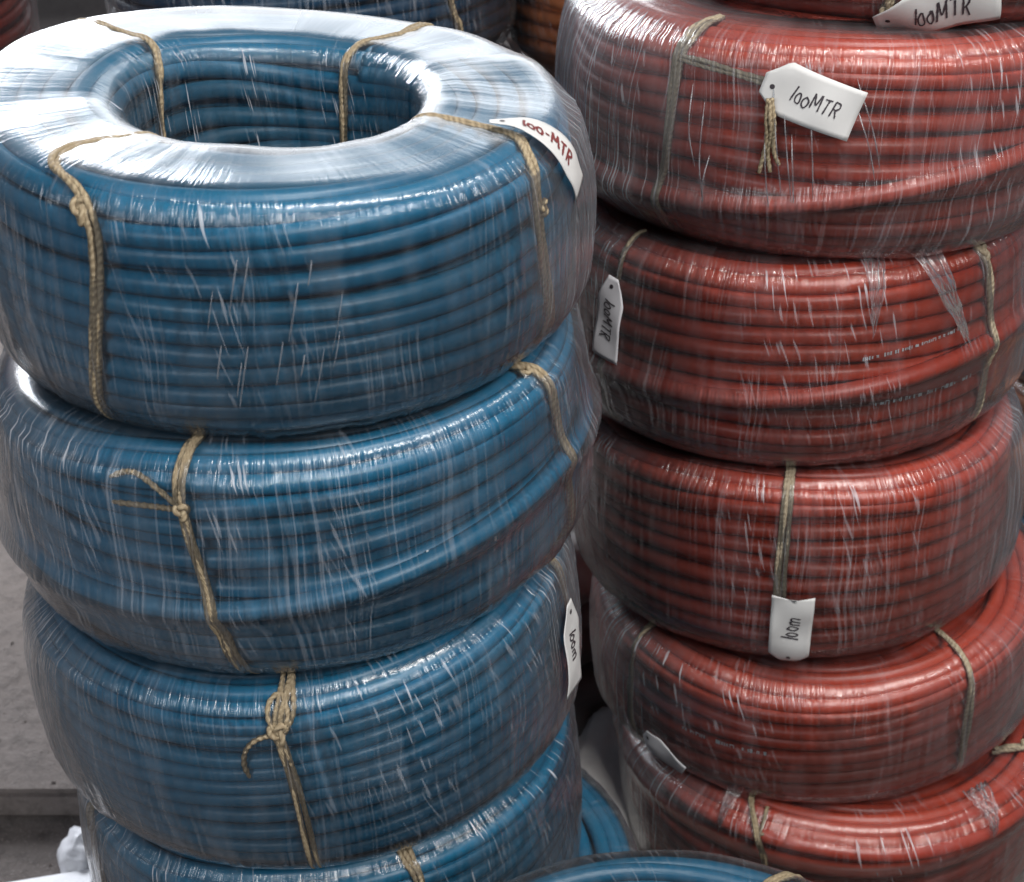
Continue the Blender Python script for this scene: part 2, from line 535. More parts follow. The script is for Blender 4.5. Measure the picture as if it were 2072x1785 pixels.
def add_core(k, parent, mat):
    """the buried windings, seen only as dark between the turns"""
    th = np.linspace(-math.pi, math.pi, 73)[:-1]
    ss = np.linspace(0, k.L, 29)[:-1]
    V = np.concatenate([k.P(th, np.full_like(th, s), -k.d * 0.88) for s in ss])
    n, m = len(ss), len(th)
    F = [(i * m + j, i * m + (j + 1) % m, ((i + 1) % n) * m + (j + 1) % m, ((i + 1) % n) * m + j) for i in range(n) for j in range(m)]
    uv = np.array([(t * k.Ro, s) for s in ss for t in th])
    return mesh_obj('inner_windings', V, F, mat, parent, uv)


def film_noise(rng, nth, rows, width):
    a = rng.normal(0, 1, (rows, nth))
    w = np.hanning(width + 2)[1:-1]
    w /= w.sum()
    out = np.stack([np.convolve(np.pad(r, width, mode='wrap'), w, 'same')[width:-width] for r in a])
    return out / out.std()


def add_film(k, parent, mat, stand=(), s0=0.0, s1=None, nth=720, nr=60, amp=1.0, base=0.0046, ridges=()):
    """stretch film wound through the hole and round the outside; wrinkles run along the winding.
    stand: (angle, width, amount) where it stands off the cable"""
    s1 = k.L if s1 is None else s1
    rng = k.rng
    th = np.linspace(-math.pi, math.pi, nth + 1)[:-1]
    ss = np.linspace(s0, s1, nr)
    off = np.zeros((nr, nth))
    for width, a, rows in ((3, 0.00022, 9), (9, 0.00050, 7), (27, 0.0010, 5)):
        nz = film_noise(rng, nth, rows, width)
        x = np.linspace(0, rows - 1, nr)
        i = np.clip(x.astype(int), 0, rows - 2)
        f = (x - i)[:, None]
        f = f * f * (3 - 2 * f)
        # the lines lean a little: shift them sideways along the profile
        v = nz[i] * (1 - f) + nz[i + 1] * f
        sh = (np.cumsum(rng.normal(0, 1.2, nr))).astype(int)
        v = np.stack([np.roll(v[r], sh[r]) for r in range(nr)])
        off += a * amp * v
    off = base + np.abs(off) * 0.6 + off * 0.4
    off = np.maximum(off, 0.0006)
    # taut film bridges the rounded wall
    wall = np.exp(-((np.interp(ss, k.s, k.z) - 0.5 * k.H) / (0.42 * k.H)) ** 4) * (np.interp(ss, k.s, k.nr) > 0.2)
    for a0, w, amt in stand:
        dth = (th - R(a0) + math.pi) % (2 * math.pi) - math.pi
        off += amt * wall[:, None] * np.exp(-(dth / R(w)) ** 2)[None, :]
    flat = np.interp(ss, k.s, k.nz) > 0.6
    bn = film_noise(rng, nth, nr, max(9, nth // 15))
    kr = np.hanning(13)[1:-1]
    bn = np.stack([np.convolve(np.pad(bn[:, j], 5, mode='edge'), kr / kr.sum(), 'valid') for j in range(nth)], axis=1)
    blob = 0.0006 * bn / bn.std()
    ring = -0.0005 * (1 - np.cos(2 * math.pi * ss / (k.d * 1.015)))
    off[flat] = base + (off[flat] - base) * 0.10 + blob[flat] + ring[flat][:, None]
    for fn, h, wd in ridges:            # lifted where a turn lies outside the rest
        sc = fn(th)
        off += h * np.exp(-((ss[:, None] - sc[None, :]) / wd) ** 2)
    V = np.concatenate([k.P(th, np.full_like(th, s), off[i]) for i, s in enumerate(ss)])
    F = []
    for i in range(nr - 1):
        for j in range(nth):
            j2 = (j + 1) % nth
            F.append((i * nth + j, i * nth + j2, (i + 1) * nth + j2, (i + 1) * nth + j))
    uv = np.stack(np.meshgrid(th * 0.25, ss), axis=-1).reshape(-1, 2)
    o = mesh_obj('stretch_film', V, F, mat, parent, uv)
    nz = np.interp(ss, k.s, k.nz)
    wr = 1.0 - 0.97 * np.clip((nz - 0.70) / 0.22, 0, 1) + 0.5 * np.exp(-((nz - 0.4) / 0.25) ** 2)
    # on the top the film is drawn tight at the back and puckered towards the front rim
    pk = 0.5 + 0.5 * np.cos(th)
    rim = np.clip((np.interp(ss, k.s, k.r) - (k.Ro - 0.075)) / 0.05, 0, 1) * np.clip((nz - 0.3) / 0.3, 0, 1)
    w2 = np.clip(wr[:, None] + 0.45 * rim[:, None] * (pk ** 2)[None, :] * (0.4 + 0.6 * film_noise(rng, nth, 1, 60).clip(0, 1)), 0, 1.5)
    at = o.data.attributes.new('pucker', 'FLOAT', 'POINT')
    at.data.foreach_set('value', w2.astype(np.float32).ravel())
    vl = np.zeros(nth)
    for a0, w, amt in stand:
        dth = (th - R(a0) + math.pi) % (2 * math.pi) - math.pi
        vl += min(1.0, amt / 0.014) * np.exp(-(dth / R(w * 1.15)) ** 2)
    wl = np.clip(np.interp(ss, k.s, k.nr) * 1.4, 0, 1)
    at = o.data.attributes.new('veil', 'FLOAT', 'POINT')
    at.data.foreach_set('value', (wl[:, None] * vl[None, :]).astype(np.float32).ravel())
    cz = 0.09 + 0.91 * np.exp(-((nz - 0.45) / 0.38) ** 2)  # density of the painted glint dashes, highest along the crest
    cz = np.where(np.interp(ss, k.s, k.nr) < -0.5, 0.7, cz)
    cs = np.clip(0.15 + 0.6 * film_noise(rng, nth, 1, 50), 0.0, 1.0)
    at = o.data.attributes.new('glint_mask', 'FLOAT', 'POINT')
    at.data.foreach_set('value', (cz[:, None] * cs).astype(np.float32).ravel())
    return o


def build_coil(key, name, label, mat, film, group, full=False, stand=(), turns=True, s_rng=None, film_amp=1.0, film_nth=720, ridges=(), seam=lambda s_: 180.0):
    k = C[key]
    root = empty(name, k.loc, k.rot)
    tag(root, label, 'cable coil', group)
    k.root = root
    add_core(k, root, mat)
    s_a, s_b = s_rng if s_rng else ((0.0, k.L) if full else (0.0, k.s_top(k.Ri + 0.035)))
    n = max(3, int(round((s_b - s_a) / (k.d * 1.015))))
    step_ = (s_b - s_a) / n
    cuts = [s_a + step_ * (i + 0.5) + k.rng.normal(0, 0.07 * k.d) for i in range(n + 1)]
    for i in range(n):
        add_turn(k, root, cuts[i], cuts[i + 1], mat, dr=float(k.rng.normal(0, 0.0009)), seam=seam(cuts[i]))
    k.ridges = ridges
    k.film = add_film(k, root, film, stand, amp=film_amp, nth=film_nth, ridges=ridges, s1=None if full else min(k.L, k.s_top(k.Ri + 0.03)))
    return k


def interp_ctrl(k, ctrl, n, lift=1.0):
    """ctrl: (theta deg, s, off) -> local points on the coil"""
    c = smooth_path([(R(a), s, o * lift) for a, s, o in ctrl], n)
    return k.P(c[:, 0], c[:, 1], c[:, 2])


def add_tie(k, ctrl, mat='jute', strands=3, rad=0.0025, spread=0.0034, knot_at=None, knot=0.007, ends=(), off=0.0022):
    """twine bound round the coil: strands lie side by side; knot and loose ends are its pieces"""
    rr = k.rnd
    mid = ctrl[len(ctrl) // 2]
    t = bpy.data.objects.new('twine_tie', None)
    col.objects.link(t)
    t.parent = k.root
    t.empty_display_size = 0.02
    n = 26 * (len(ctrl) - 1)
    base = smooth_path([(R(a), s, off) for a, s in ctrl], n)
    x = np.linspace(0, 1, n)
    for j in range(strands):
        lat = (j - (strands - 1) / 2) * spread
        wander = spread * 0.45 * np.sin(2 * math.pi * x * rr.uniform(0.6, 1.5) + rr.uniform(0, 6.3))
        up = 0.0006 * np.sin(2 * math.pi * x * rr.uniform(2, 5) + rr.uniform(0, 6.3)) + (0.0006 if j % 2 else 0)
        b = base.copy()
        b[:, 0] += (lat + wander) / k.Ro
        b[:, 2] += up
        for fn, h, wd in k.ridges:
            b[:, 2] += 0.95 * h * np.exp(-((b[:, 1] - fn(b[:, 0])) / (wd * 1.1)) ** 2)
        r = rad * (1 + 0.05 * np.sin(np.arange(n) * 1.9 + rr.uniform(0, 6)) + 0.10 * np.sin(np.arange(n) * 0.43 + rr.uniform(0, 6)))
        tube('strand', k.P(b[:, 0], b[:, 1], b[:, 2]), r, M[mat], t, 8)
    if knot_at is not None:
        kth, ks = knot_at
        q = np.linspace(0, 2 * math.pi, 60)
        kx = (np.sin(q) + 2 * np.sin(2 * q)) / 3
        ky = (np.cos(q) - 2 * np.cos(2 * q)) / 3
        kz = -np.sin(3 * q)
        pts = k.P(R(kth) + kx * knot * 0.8 / k.Ro, ks + ky * knot * 1.2, off + 0.0012 + kz * 0.0018)
        tube('knot', pts, rad * 1.05, M[mat], t, 8)
    for e in ends:
        pts = interp_ctrl(k, e, 40, 0.3)
        r = np.full(40, rad * 0.95)
        r *= 1 + 0.15 * np.sin(np.arange(40) * 1.7)
        r[-5:] *= np.linspace(1, 0.55, 5)
        tube('loose_end', pts, r, M[mat], t, 7)
    return t


# ------------------------------------------------------------------ pen strokes for the hand-written tags (unit height, baseline 0)
GLYPH = {
    '1': (0.34, [[(0.20, 0.02), (0.26, 0.5), (0.30, 0.98)]]),
    '0': (0.52, [[(0.25, 0.66), (0.08, 0.5), (0.07, 0.22), (0.22, 0.04), (0.38, 0.14), (0.42, 0.45), (0.30, 0.66), (0.18, 0.64)]]),
    'M': (0.74, [[(0.06, 0.0), (0.14, 0.95)], [(0.14, 0.95), (0.36, 0.35), (0.60, 0.95)], [(0.60, 0.95), (0.66, 0.0)]]),
    'T': (0.56, [[(0.02, 0.92), (0.54, 0.96)], [(0.30, 0.92), (0.28, 0.02)]]),
    'R': (0.62, [[(0.12, 0.0), (0.16, 0.95)], [(0.16, 0.95), (0.46, 0.92), (0.50, 0.66), (0.30, 0.48), (0.16, 0.46)], [(0.28, 0.46), (0.56, -0.06)]]),
    'm': (0.80, [[(0.06, 0.0), (0.10, 0.55)], [(0.10, 0.45), (0.26, 0.58), (0.36, 0.45), (0.37, 0.02)], [(0.37, 0.42), (0.55, 0.58), (0.66, 0.44), (0.70, 0.0)]]),
    '-': (0.40, [[(0.06, 0.42), (0.34, 0.46)]]),
    ' ': (0.30, []),
}


class Tag:
    """card tag lying on a coil: local a (along its length) and b (across) in metres, mapped on the coil's surface"""

    def __init__(self, k, th, s, ang, L, Wd, off=0.006, lift=0.004, curl=0.0, cut=0.3):
        self.k, self.th, self.s, self.ang, self.L, self.Wd, self.off, self.lift, self.curl, self.cut = k, th, s, R(ang), L, Wd, off, lift, curl, cut

    def pt(self, a, b, up=0.0):
        ca, sa = math.cos(self.ang), math.sin(self.ang)
        u = a * ca - b * sa
        v = a * sa + b * ca
        h = self.off + up + self.lift * (0.5 + a / self.L) + self.curl * (a / self.L) ** 2 + 0.0016 * math.sin(a * 95 + self.th) * math.cos(b * 80 + 1.0) + 0.0010 * abs(math.sin(a * 60 + b * 45 + self.s * 90))
        return self.k.W(self.k.P(R(self.th) + u / self.k.Ro, self.s + v, h))


def make_tag(k, th, s, ang, L, Wd, text, label, off=0.006, lift=0.004, curl=0.0, mat='paper', ink='ink', th_txt=0.5, flip=False, a0=0.2, stroke=0.0009, notch=False, string=None, cut=0.3):
    t = Tag(k, th, s, ang, L, Wd, off, lift, curl)
    root = empty('paper_tag')
    c = t.pt(0, 0)
    root.location = c
    tag(root, label, 'tag', 'card tags on the coils')
    nx, ny = 22, 11
    V, F = [], []
    for lay in (0, 1):
        for i in range(nx):
            a = -L / 2 + L * i / (nx - 1)
            f = (a + L / 2) / (cut * L)
            half = Wd / 2 * (1.0 if f >= 1 else 0.38 + 0.62 * f)
            for j in range(ny):
                b = -half + 2 * half * j / (ny - 1)
                aa = a - (0.006 * (1 - abs(2 * j / (ny - 1) - 1)) if (notch and i == nx - 1) else 0)
                V.append(t.pt(aa, b, 0.0006 if lay == 0 else 0.0) - c)
    o = nx * ny
    for i in range(nx - 1):
        for j in range(ny - 1):
            q = (i * ny + j, (i + 1) * ny + j, (i + 1) * ny + j + 1, i * ny + j + 1)
            F.append(q)
            F.append(tuple(o + x for x in q[::-1]))
    edge = [i * ny for i in range(nx)] + [(nx - 1) * ny + j for j in range(1, ny)] + [i * ny + ny - 1 for i in range(nx - 2, -1, -1)] + [j for j in range(ny - 2, 0, -1)]
    for e in range(len(edge)):
        a_, b_ = edge[e], edge[(e + 1) % len(edge)]
        F.append((b_, a_, o + a_, o + b_))
    mesh_obj('card', V, F, M[mat], root)
    # eyelet hole: a dark disc ring sunk at the narrow end
    ha = -L / 2 + 0.11 * L
    ring = [t.pt(ha + 0.0024 * math.cos(q), 0.0024 * math.sin(q), 0.0010) - c for q in np.linspace(0, 2 * math.pi, 13)[:-1]]
    mesh_obj('eyelet', ring, [tuple(range(12))], M['ink'], root, smooth=False)
    # handwriting
    hgt = Wd * th_txt
    x = a0 * L - L / 2
    rr = random.Random(sum(ord(q) for q in label))
    V, F = [], []
    for ch in text:
        w, strokes = GLYPH[ch]
        yb = -hgt * 0.45 + rr.uniform(-0.06, 0.06) * hgt
        for st in strokes:
            sp = smooth_path([(q[0] + rr.uniform(-0.05, 0.05), q[1] + rr.uniform(-0.05, 0.05)) for q in st], 14)
            P2 = np.stack([x + (sp[:, 0] + 0.10 * sp[:, 1]) * hgt * 0.85, yb + sp[:, 1] * hgt], axis=1)
            if flip:
                P2 = -P2 * np.array([1, 1]) + np.array([0.0, 0.0])
            T2 = np.gradient(P2, axis=0)
            T2 /= np.linalg.norm(T2, axis=1)[:, None] + 1e-9
            Nn = np.stack([-T2[:, 1], T2[:, 0]], axis=1)
            w0 = len(V)
            for q in range(len(P2)):
                ww = stroke * (0.75 + 0.5 * rr.random())
                for sg in (-1, 1):
                    p = P2[q] + Nn[q] * ww * sg
                    V.append(t.pt(p[0], p[1], 0.0013) - c)
            for q in range(len(P2) - 1):
                F.append((w0 + 2 * q, w0 + 2 * q + 1, w0 + 2 * q + 3, w0 + 2 * q + 2))
        x += w * hgt * 0.92
    if V:
        mesh_obj('handwriting', V, F, M[ink], root, smooth=False)
    if string:
        for e in string:
            pts = k.W(interp_ctrl(k, e, 36)) - c
            rad = 0.0021 * (1 + 0.15 * np.sin(np.arange(36) * 1.8))
            tube('string', pts, rad, M['jute'], root, 7)
    return root


def cable_print(k, th0, th1, s, size, seed, s_end=None):
    """worn white ink marks along one turn of the cable (too small to read in the photograph)"""
    rr = random.Random(seed)
    V, F = [], []
    th = R(th0)
    while th < R(th1):
        f = (th - R(th0)) / (R(th1) - R(th0))
        sc = s + ((s_end if s_end is not None else s) - s) * f
        w = size * rr.choice([0.18, 0.3, 0.34, 0.5, 0.9])
        if rr.random() < 0.82:
            hh = size * rr.uniform(0.6, 1.0)
            ins = rr.random() < 0.6
            bars = [(0, 0.24 * size)] if w < 0.25 * size else ([(0, 0.16 * size), (w - 0.16 * size, 0.16 * size)] if ins else [(0, w)])
            quads = [(a, b, -hh / 2, hh / 2) for a, b in bars]
            if ins and w >= 0.25 * size:
                quads.append((0, w, hh / 2 - 0.16 * size, hh / 2))
            for a, b, y0, y1 in quads:
                n = len(V)
                for (aa, yy) in ((a, y0), (a + b, y0), (a + b, y1), (a, y1)):
                    V.append(k.P(th + aa / k.Ro, sc + yy, 0.0012 - 1.6 * (yy * yy) / k.d))
                F.append((n, n + 1, n + 2, n + 3))
        th += (w + size * rr.choice([0.22, 0.3, 0.3, 0.8])) / k.Ro
    return mesh_obj('printed_marking', V, F, M['print'], k.root, smooth=False)


def film_gather(k, corners, n=30, m=22, seed=0, pleat=0.0016, off=0.0070, name='film_gather', mat=None):
    """a bunched, doubled-up flap of film lying on the coil. corners: four (theta, s) going round"""
    rng = np.random.default_rng(seed)
    (a, b, c, d) = [np.array(q, float) for q in corners]
    V = []
    ph = rng.uniform(0, 6.3, 8)
    for i in range(n):
        u = i / (n - 1)
        for j in range(m):
            v = j / (m - 1)
            uu = u + 0.10 * math.sin(5 * v + ph[4]) * math.sin(math.pi * u) + 0.03 * math.sin(23 * v + ph[5])
            vv = v * (1 + 0.10 * math.sin(9 * u + ph[6]) + 0.05 * math.sin(26 * u + ph[7]))
            p = (a * (1 - uu) + b * uu) * (1 - vv) + (d * (1 - uu) + c * uu) * vv
            q = 9 * u + 3.0 * math.sin(4 * v + ph[3])
            h = off + pleat * (1.5 * abs(math.sin(q + ph[0])) + 0.8 * abs(math.sin(2.3 * q + ph[1] + 5 * v)) + 0.5 * math.sin(33 * u + 11 * v + ph[2])) + rng.normal(0, pleat * 0.12)
            V.append(k.P(R(p[0]), p[1], h))
    F = [(i * m + j, (i + 1) * m + j, (i + 1) * m + j + 1, i * m + j + 1) for i in range(n - 1) for j in range(m - 1)]
    uv = [(i / (n - 1) * 0.05, j / (m - 1) * 0.08) for i in range(n) for j in range(m)]
    return mesh_obj(name, V, F, mat or FILM_THICK, k.root, uv)


def film_strand(k, ctrl, rad=0.0009, name='film_strand'):
    pts = interp_ctrl(k, ctrl, 24)
    r = np.full(24, rad)
    r[:4] *= np.linspace(0.3, 1, 4)
    r[-4:] *= np.linspace(1, 0.3, 4)
    return tube(name, pts, r, FILM_THICK, k.root, 5)


# ------------------------------------------------------------------ the coils
def crossing(key, za, zb, mid, width):
    def fn(th):
        z = za + (zb - za) / (1 + np.exp(-(np.degrees(th) - mid) / width))
        return np.array([C[key].s_outer(q) for q in z])
    return fn


CROSS = {'R1': crossing('R1', 0.046, 0.121, 8, 20.0), 'B2': crossing('B2', 0.082, 0.122, 24, 16.0), 'R2': crossing('R2', 0.085, 0.128, 10, 22.0)}


def RIDGE(key, h=0.0085):
    return ((CROSS[key], h, 0.015),)


GB, GR = 'blue cable coils', 'red cable coils'
B1 = build_coil('B1', 'cable_coil', 'blue cable coil on top of the front stack, its round hole open to view', M['blue'], FILM[0], GB, full=True,
                stand=((88, 22, 0.012), (-75, 20, 0.006), (170, 60, 0.006)), film_nth=1080, seam=lambda s_: 180.0 if s_ < 0.24 else (152.0 if s_ < 0.36 else 0.0))
B2 = build_coil('B2', 'cable_coil', 'blue cable coil under the open-holed one, two loose twine ends on its front', M['blue'], FILM[1], GB,
                stand=((82, 16, 0.006), (-62, 26, 0.010)), ridges=RIDGE('B2'))
B3 = build_coil('B3', 'cable_coil', 'blue cable coil third from the top, a looped twine knot amid its front', M['blue'], FILM[2], GB,
                stand=((-66, 24, 0.010), (80, 20, 0.006)))
B4 = build_coil('B4', 'cable_coil', 'blue cable coil fourth from the top of its stack, cut by the bottom edge', M['blue'], FILM[0], GB, stand=((-60, 20, 0.008),))
B5 = build_coil('B5', 'cable_coil', 'blue cable coil at the stack foot, a sliver jutting out beside the gap', M['blue'], FILM[1], GB)
BF = build_coil('BF', 'cable_coil', 'blue cable coil at the bottom edge, lying in front of the red stack', M['blue'], FILM[2], GB, full=True, seam=lambda s_: 0.0)
BG = build_coil('BG', 'cable_coil', 'blue cable coil on the floor under the one at the bottom edge', M['blue'], FILM[0], GB)

R0 = build_coil('R0', 'cable_coil', 'dark red cable coil on top of the red stack, cut by the top edge', M['red'], FILM[1], GR)
R1 = build_coil('R1', 'cable_coil', 'red cable coil carrying the large slanted tag, with one turn crossing the others', M['red'], FILM[2], GR,
                stand=((-74, 30, 0.015), (40, 30, 0.004)), ridges=RIDGE('R1', 0.0105))
R2 = build_coil('R2', 'cable_coil', 'red cable coil with two bunched film flaps near its top rim', M['red'], FILM[0], GR,
                stand=((-74, 22, 0.012), (75, 16, 0.014)), ridges=RIDGE('R2'))
R3 = build_coil('R3', 'cable_coil', 'red cable coil with an upright tag hanging from twine down its front', M['red'], FILM[1], GR,
                stand=((72, 20, 0.014), (-70, 20, 0.006)))
R4 = build_coil('R4', 'cable_coil', 'low tilted red cable coil with a dim bluish tag, second from the bottom', M['red'], FILM[2], GR,
                stand=((60, 20, 0.006), (-70, 20, 0.010)))
R5 = build_coil('R5', 'cable_coil', 'red cable coil at the bottom of the red stack, its top turn jutting out', M['red'], FILM[0], GR, stand=((-62, 18, 0.010),), ridges=((lambda th: np.full_like(th, C['R5'].s_outer(0.172)), 0.011, 0.016),))

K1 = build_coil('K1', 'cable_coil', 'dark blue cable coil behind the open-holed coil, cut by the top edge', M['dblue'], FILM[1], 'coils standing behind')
K2 = build_coil('K2', 'cable_coil', 'orange cable coil peeping out between the dark blue and red coils at the top', M['orange'], FILM[2], 'coils standing behind')
K3 = build_coil('K3', 'cable_coil', 'red cable coil showing only in the top corner behind the white film rim', M['red'], FILM[0], 'coils standing behind')
K7 = build_coil('K7', 'cable_coil', 'orange cable coil under the one peeping out at the top', M['orange'], FILM[0], 'coils standing behind', film_nth=480)
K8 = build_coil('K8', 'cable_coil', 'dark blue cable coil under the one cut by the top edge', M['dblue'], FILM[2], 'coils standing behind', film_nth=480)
K4 = build_coil('K4', 'cable_coil', 'brown-orange cable coil low behind the red stack at the picture edge', M['orange'], FILM[0], 'coils standing behind', film_nth=480)
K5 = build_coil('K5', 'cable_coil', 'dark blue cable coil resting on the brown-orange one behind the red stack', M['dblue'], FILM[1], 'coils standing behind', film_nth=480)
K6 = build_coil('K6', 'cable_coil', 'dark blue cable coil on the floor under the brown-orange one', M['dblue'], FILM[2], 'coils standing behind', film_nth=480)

# extra turns that the photograph shows running out of line
th = np.linspace(R(-130), R(130), 160)
dive = 0.5 * (1 - np.cos(np.clip(np.linspace(0, 1, 160) * 5, 0, 1) * math.pi)) * 0.5 * (1 - np.cos(np.clip(np.linspace(1, 0, 160) * 5, 0, 1) * math.pi))
for key, fn in CROSS.items():
    k = C[key]
    tube('crossing_turn', k.P(th, fn(th), (0.0035 if key == 'R1' else 0.0020) - 0.012 * (1 - dive)), k.d * 0.475, M['blue' if key[0] == 'B' else 'red'], k.root, 8)
add_turn(R5, R5.root, R5.s_outer(0.172), R5.s_outer(0.172), M['red'], dr=0.008, d=0.021)

# ------------------------------------------------------------------ twine
add_tie(B1, [(-31, B1.s_inner(0.03)), (-31, B1.s_inner(0.17)), (-33, 0.357), (-40, 0.300), (-37, 0.262), (-28, 0.245), (-24.5, 0.225), (-25, 0.18), (-28, 0.117), (-31, 0.07), (-33, 0.03)],
        strands=3, knot_at=(-26, 0.232), knot=0.008)
add_tie(B1, [(67, B1.s_inner(0.05)), (67, B1.s_inner(0.17)), (67, 0.361), (65.5, 0.273), (60, 0.235), (60.5, 0.16), (65, 0.085), (67, 0.045), (67, 0.02)], strands=3, spread=0.0034,
        knot_at=(61, 0.2), knot=0.006)
add_tie(B1, [(-127, 0.25), (-127, 0.30), (-126, 0.345), (-120, 0.375), (-117, 0.43), (-118, 0.50)], strands=2, spread=0.005)
add_tie(B1, [(150, 0.25), (150, 0.30), (156, 0.35), (158, 0.37), (160, 0.42), (162, 0.50)], strands=3)
add_tie(B2, [(-10.5, 0.31), (-11.5, 0.278), (-12.5, 0.235), (-12.3, 0.218), (-10.3, 0.15), (-8.5, 0.092), (-6.5, 0.04)], strands=3, knot_at=(-12.4, 0.223), knot=0.006,
        ends=([(-12.5, 0.224, 0.007), (-16, 0.238, 0.009), (-20, 0.2475, 0.008), (-23, 0.248, 0.007), (-26, 0.242, 0.006)],
              [(-12.5, 0.223, 0.007), (-18, 0.224, 0.009), (-26, 0.2215, 0.007)]))
add_tie(B2, [(60, 0.30), (62, 0.275), (65, 0.25), (67.5, 0.17), (72, 0.10), (76, 0.04)], strands=3, knot_at=(62, 0.27), knot=0.007)
add_tie(B3, [(5, 0.30), (4.5, 0.265), (2.5, 0.235), (2, 0.222), (3.3, 0.165), (4, 0.06), (4.5, 0.02)], strands=3, knot_at=(2, 0.224), knot=0.009,
        ends=([(2, 0.221, 0.008), (0, 0.222, 0.011), (-2.6, 0.217, 0.010), (-4.6, 0.206, 0.008), (-5.3, 0.192, 0.007), (-4.7, 0.178, 0.006)],
              [(2.2, 0.222, 0.010), (0.6, 0.236, 0.010), (1.0, 0.250, 0.009), (3.2, 0.256, 0.008), (4.2, 0.240, 0.010), (2.8, 0.224, 0.010)],
              [(5.8, 0.285, 0.007), (5.6, 0.262, 0.008), (5.2, 0.240, 0.008), (2.6, 0.220, 0.010)]))
add_tie(B3, [(74, 0.27), (77, 0.21), (79, 0.15), (81, 0.10), (82, 0.05)], strands=2)
add_tie(B4, [(22.5, 0.28), (23.5, 0.245), (24.5, 0.225), (26, 0.15), (27, 0.06)], strands=3)
add_tie(B4, [(-60, 0.27), (-62, 0.245), (-64, 0.22), (-66, 0.14), (-67, 0.06)], strands=3, spread=0.004)
add_tie(BF, [(150, 0.235), (151.5, 0.250), (154.5, 0.276), (158, 0.32), (159, 0.36)], strands=3)
add_tie(K1, [(43, 0.24), (45, 0.148), (47.5, 0.112), (49, 0.05)], strands=2, rad=0.0026)
add_tie(R0, [(-15, 0.20), (-14.5, 0.14), (-13.5, 0.08), (-13.5, 0.05), (-12, 0.02)], 'jute_grey', strands=3, knot_at=(-13.5, 0.055), knot=0.010)
add_tie(R1, [(-38.5, 0.30), (-39.5, 0.258), (-41, 0.234), (-41.5, 0.171), (-43, 0.10), (-45, 0.05), (-46, 0.02)], 'jute_grey', strands=3, spread=0.0036,
        ends=([(-40.5, 0.237, 0.007), (-34, 0.236, 0.010), (-27, 0.231, 0.009), (-20.5, 0.226, 0.010), (-18.6, 0.216, 0.012)],
              [(-40.5, 0.234, 0.007), (-34, 0.231, 0.008), (-27, 0.228, 0.008), (-20, 0.222, 0.010)]))
add_tie(R2, [(38, 0.30), (40, 0.272), (43, 0.24), (44.8, 0.17), (45.5, 0.10), (46, 0.04)], 'jute_grey', strands=2, knot_at=(41.5, 0.262), knot=0.006)
add_tie(R2, [(-51, 0.29), (-52, 0.24), (-54, 0.19), (-57, 0.10), (-59, 0.04)], 'jute_grey', strands=2)
add_tie(R3, [(-8.2, 0.32), (-9, 0.289), (-9.4, 0.26), (-10.2, 0.166), (-9.8, 0.10), (-8.6, 0.05), (-8.6, 0.02)], 'jute_grey', strands=3, knot_at=(-8.2, 0.060), knot=0.007)
add_tie(R4, [(34, 0.30), (33.5, 0.277), (31.5, 0.229), (30.8, 0.18), (30.5, 0.13), (31, 0.06)], 'jute_grey', strands=2)
add_tie(R4, [(-58, 0.25), (-59, 0.20), (-60, 0.145), (-61, 0.06)], 'jute_grey', strands=2)
add_tie(R5, [(-33.2, 0.285), (-32.5, 0.262), (-27.6, 0.226), (-26, 0.19), (-25, 0.10)], 'jute', strands=2, spread=0.0028,
        ends=([(-27.8, 0.262, 0.007), (-27.6, 0.245, 0.008), (-28.2, 0.228, 0.007)],), knot_at=(-28, 0.228), knot=0.006)
add_tie(R5, [(50, 0.30), (54, 0.285), (58, 0.262), (60, 0.23), (61, 0.15)], 'jute_grey', strands=3, spread=0.0045, knot_at=(57, 0.268), knot=0.010)

# ------------------------------------------------------------------ film that has bunched up
film_gather(R2, [(7.0, 0.292), (13.5, 0.294), (9.8, 0.213), (9.0, 0.212)], seed=1)
film_gather(R2, [(17.5, 0.288), (26.0, 0.286), (35.0, 0.181), (33.6, 0.180)], seed=2)
film_gather(R5, [(-39.0, 0.272), (-34.6, 0.272), (-37.4, 0.222), (-38.0, 0.222)], seed=3)
film_gather(R5, [(26, 0.275), (35, 0.275), (30.6, 0.228), (29.4, 0.228)], seed=4, pleat=0.0024)
film_gather(R5, [(48, 0.262), (60, 0.268), (57, 0.215), (55, 0.215)], seed=5, pleat=0.0024)
for a, b in (((-19.5, 0.235), (-15.5, 0.120)), ((-17, 0.215), (-13.2, 0.11)), ((-11.5, 0.205), (-9.2, 0.118)), ((-3.2, 0.234), (3.2, 0.150)), ((-3.0, 0.212), (2.4, 0.140)),
             ((-36, 0.215), (-34, 0.135)), ((-33, 0.20), (-31.5, 0.09)), ((-31, 0.15), (-31.8, 0.10)), ((-20, 0.18), (-17.5, 0.10)), ((-14.6, 0.18), (-12.8, 0.11))):
    m_ = ((a[0] + b[0]) / 2 + 0.2, (a[1] + b[1]) / 2)
    film_strand(R1, [(a[0], a[1], 0.008), (m_[0], m_[1], 0.019), (b[0], b[1], 0.009)], rad=0.0007)
rs = random.Random(5)
for i in range(13):
    t0 = rs.uniform(-4, 18)
    s0 = rs.uniform(0.12, 0.215)
    dl = rs.uniform(0.02, 0.055)
    film_strand(B1, [(t0, s0, 0.006), (t0 - dl * 26, s0 - dl * 0.5, 0.0075), (t0 - dl * 52, s0 - dl, 0.006)], rad=rs.uniform(0.0004, 0.0008))

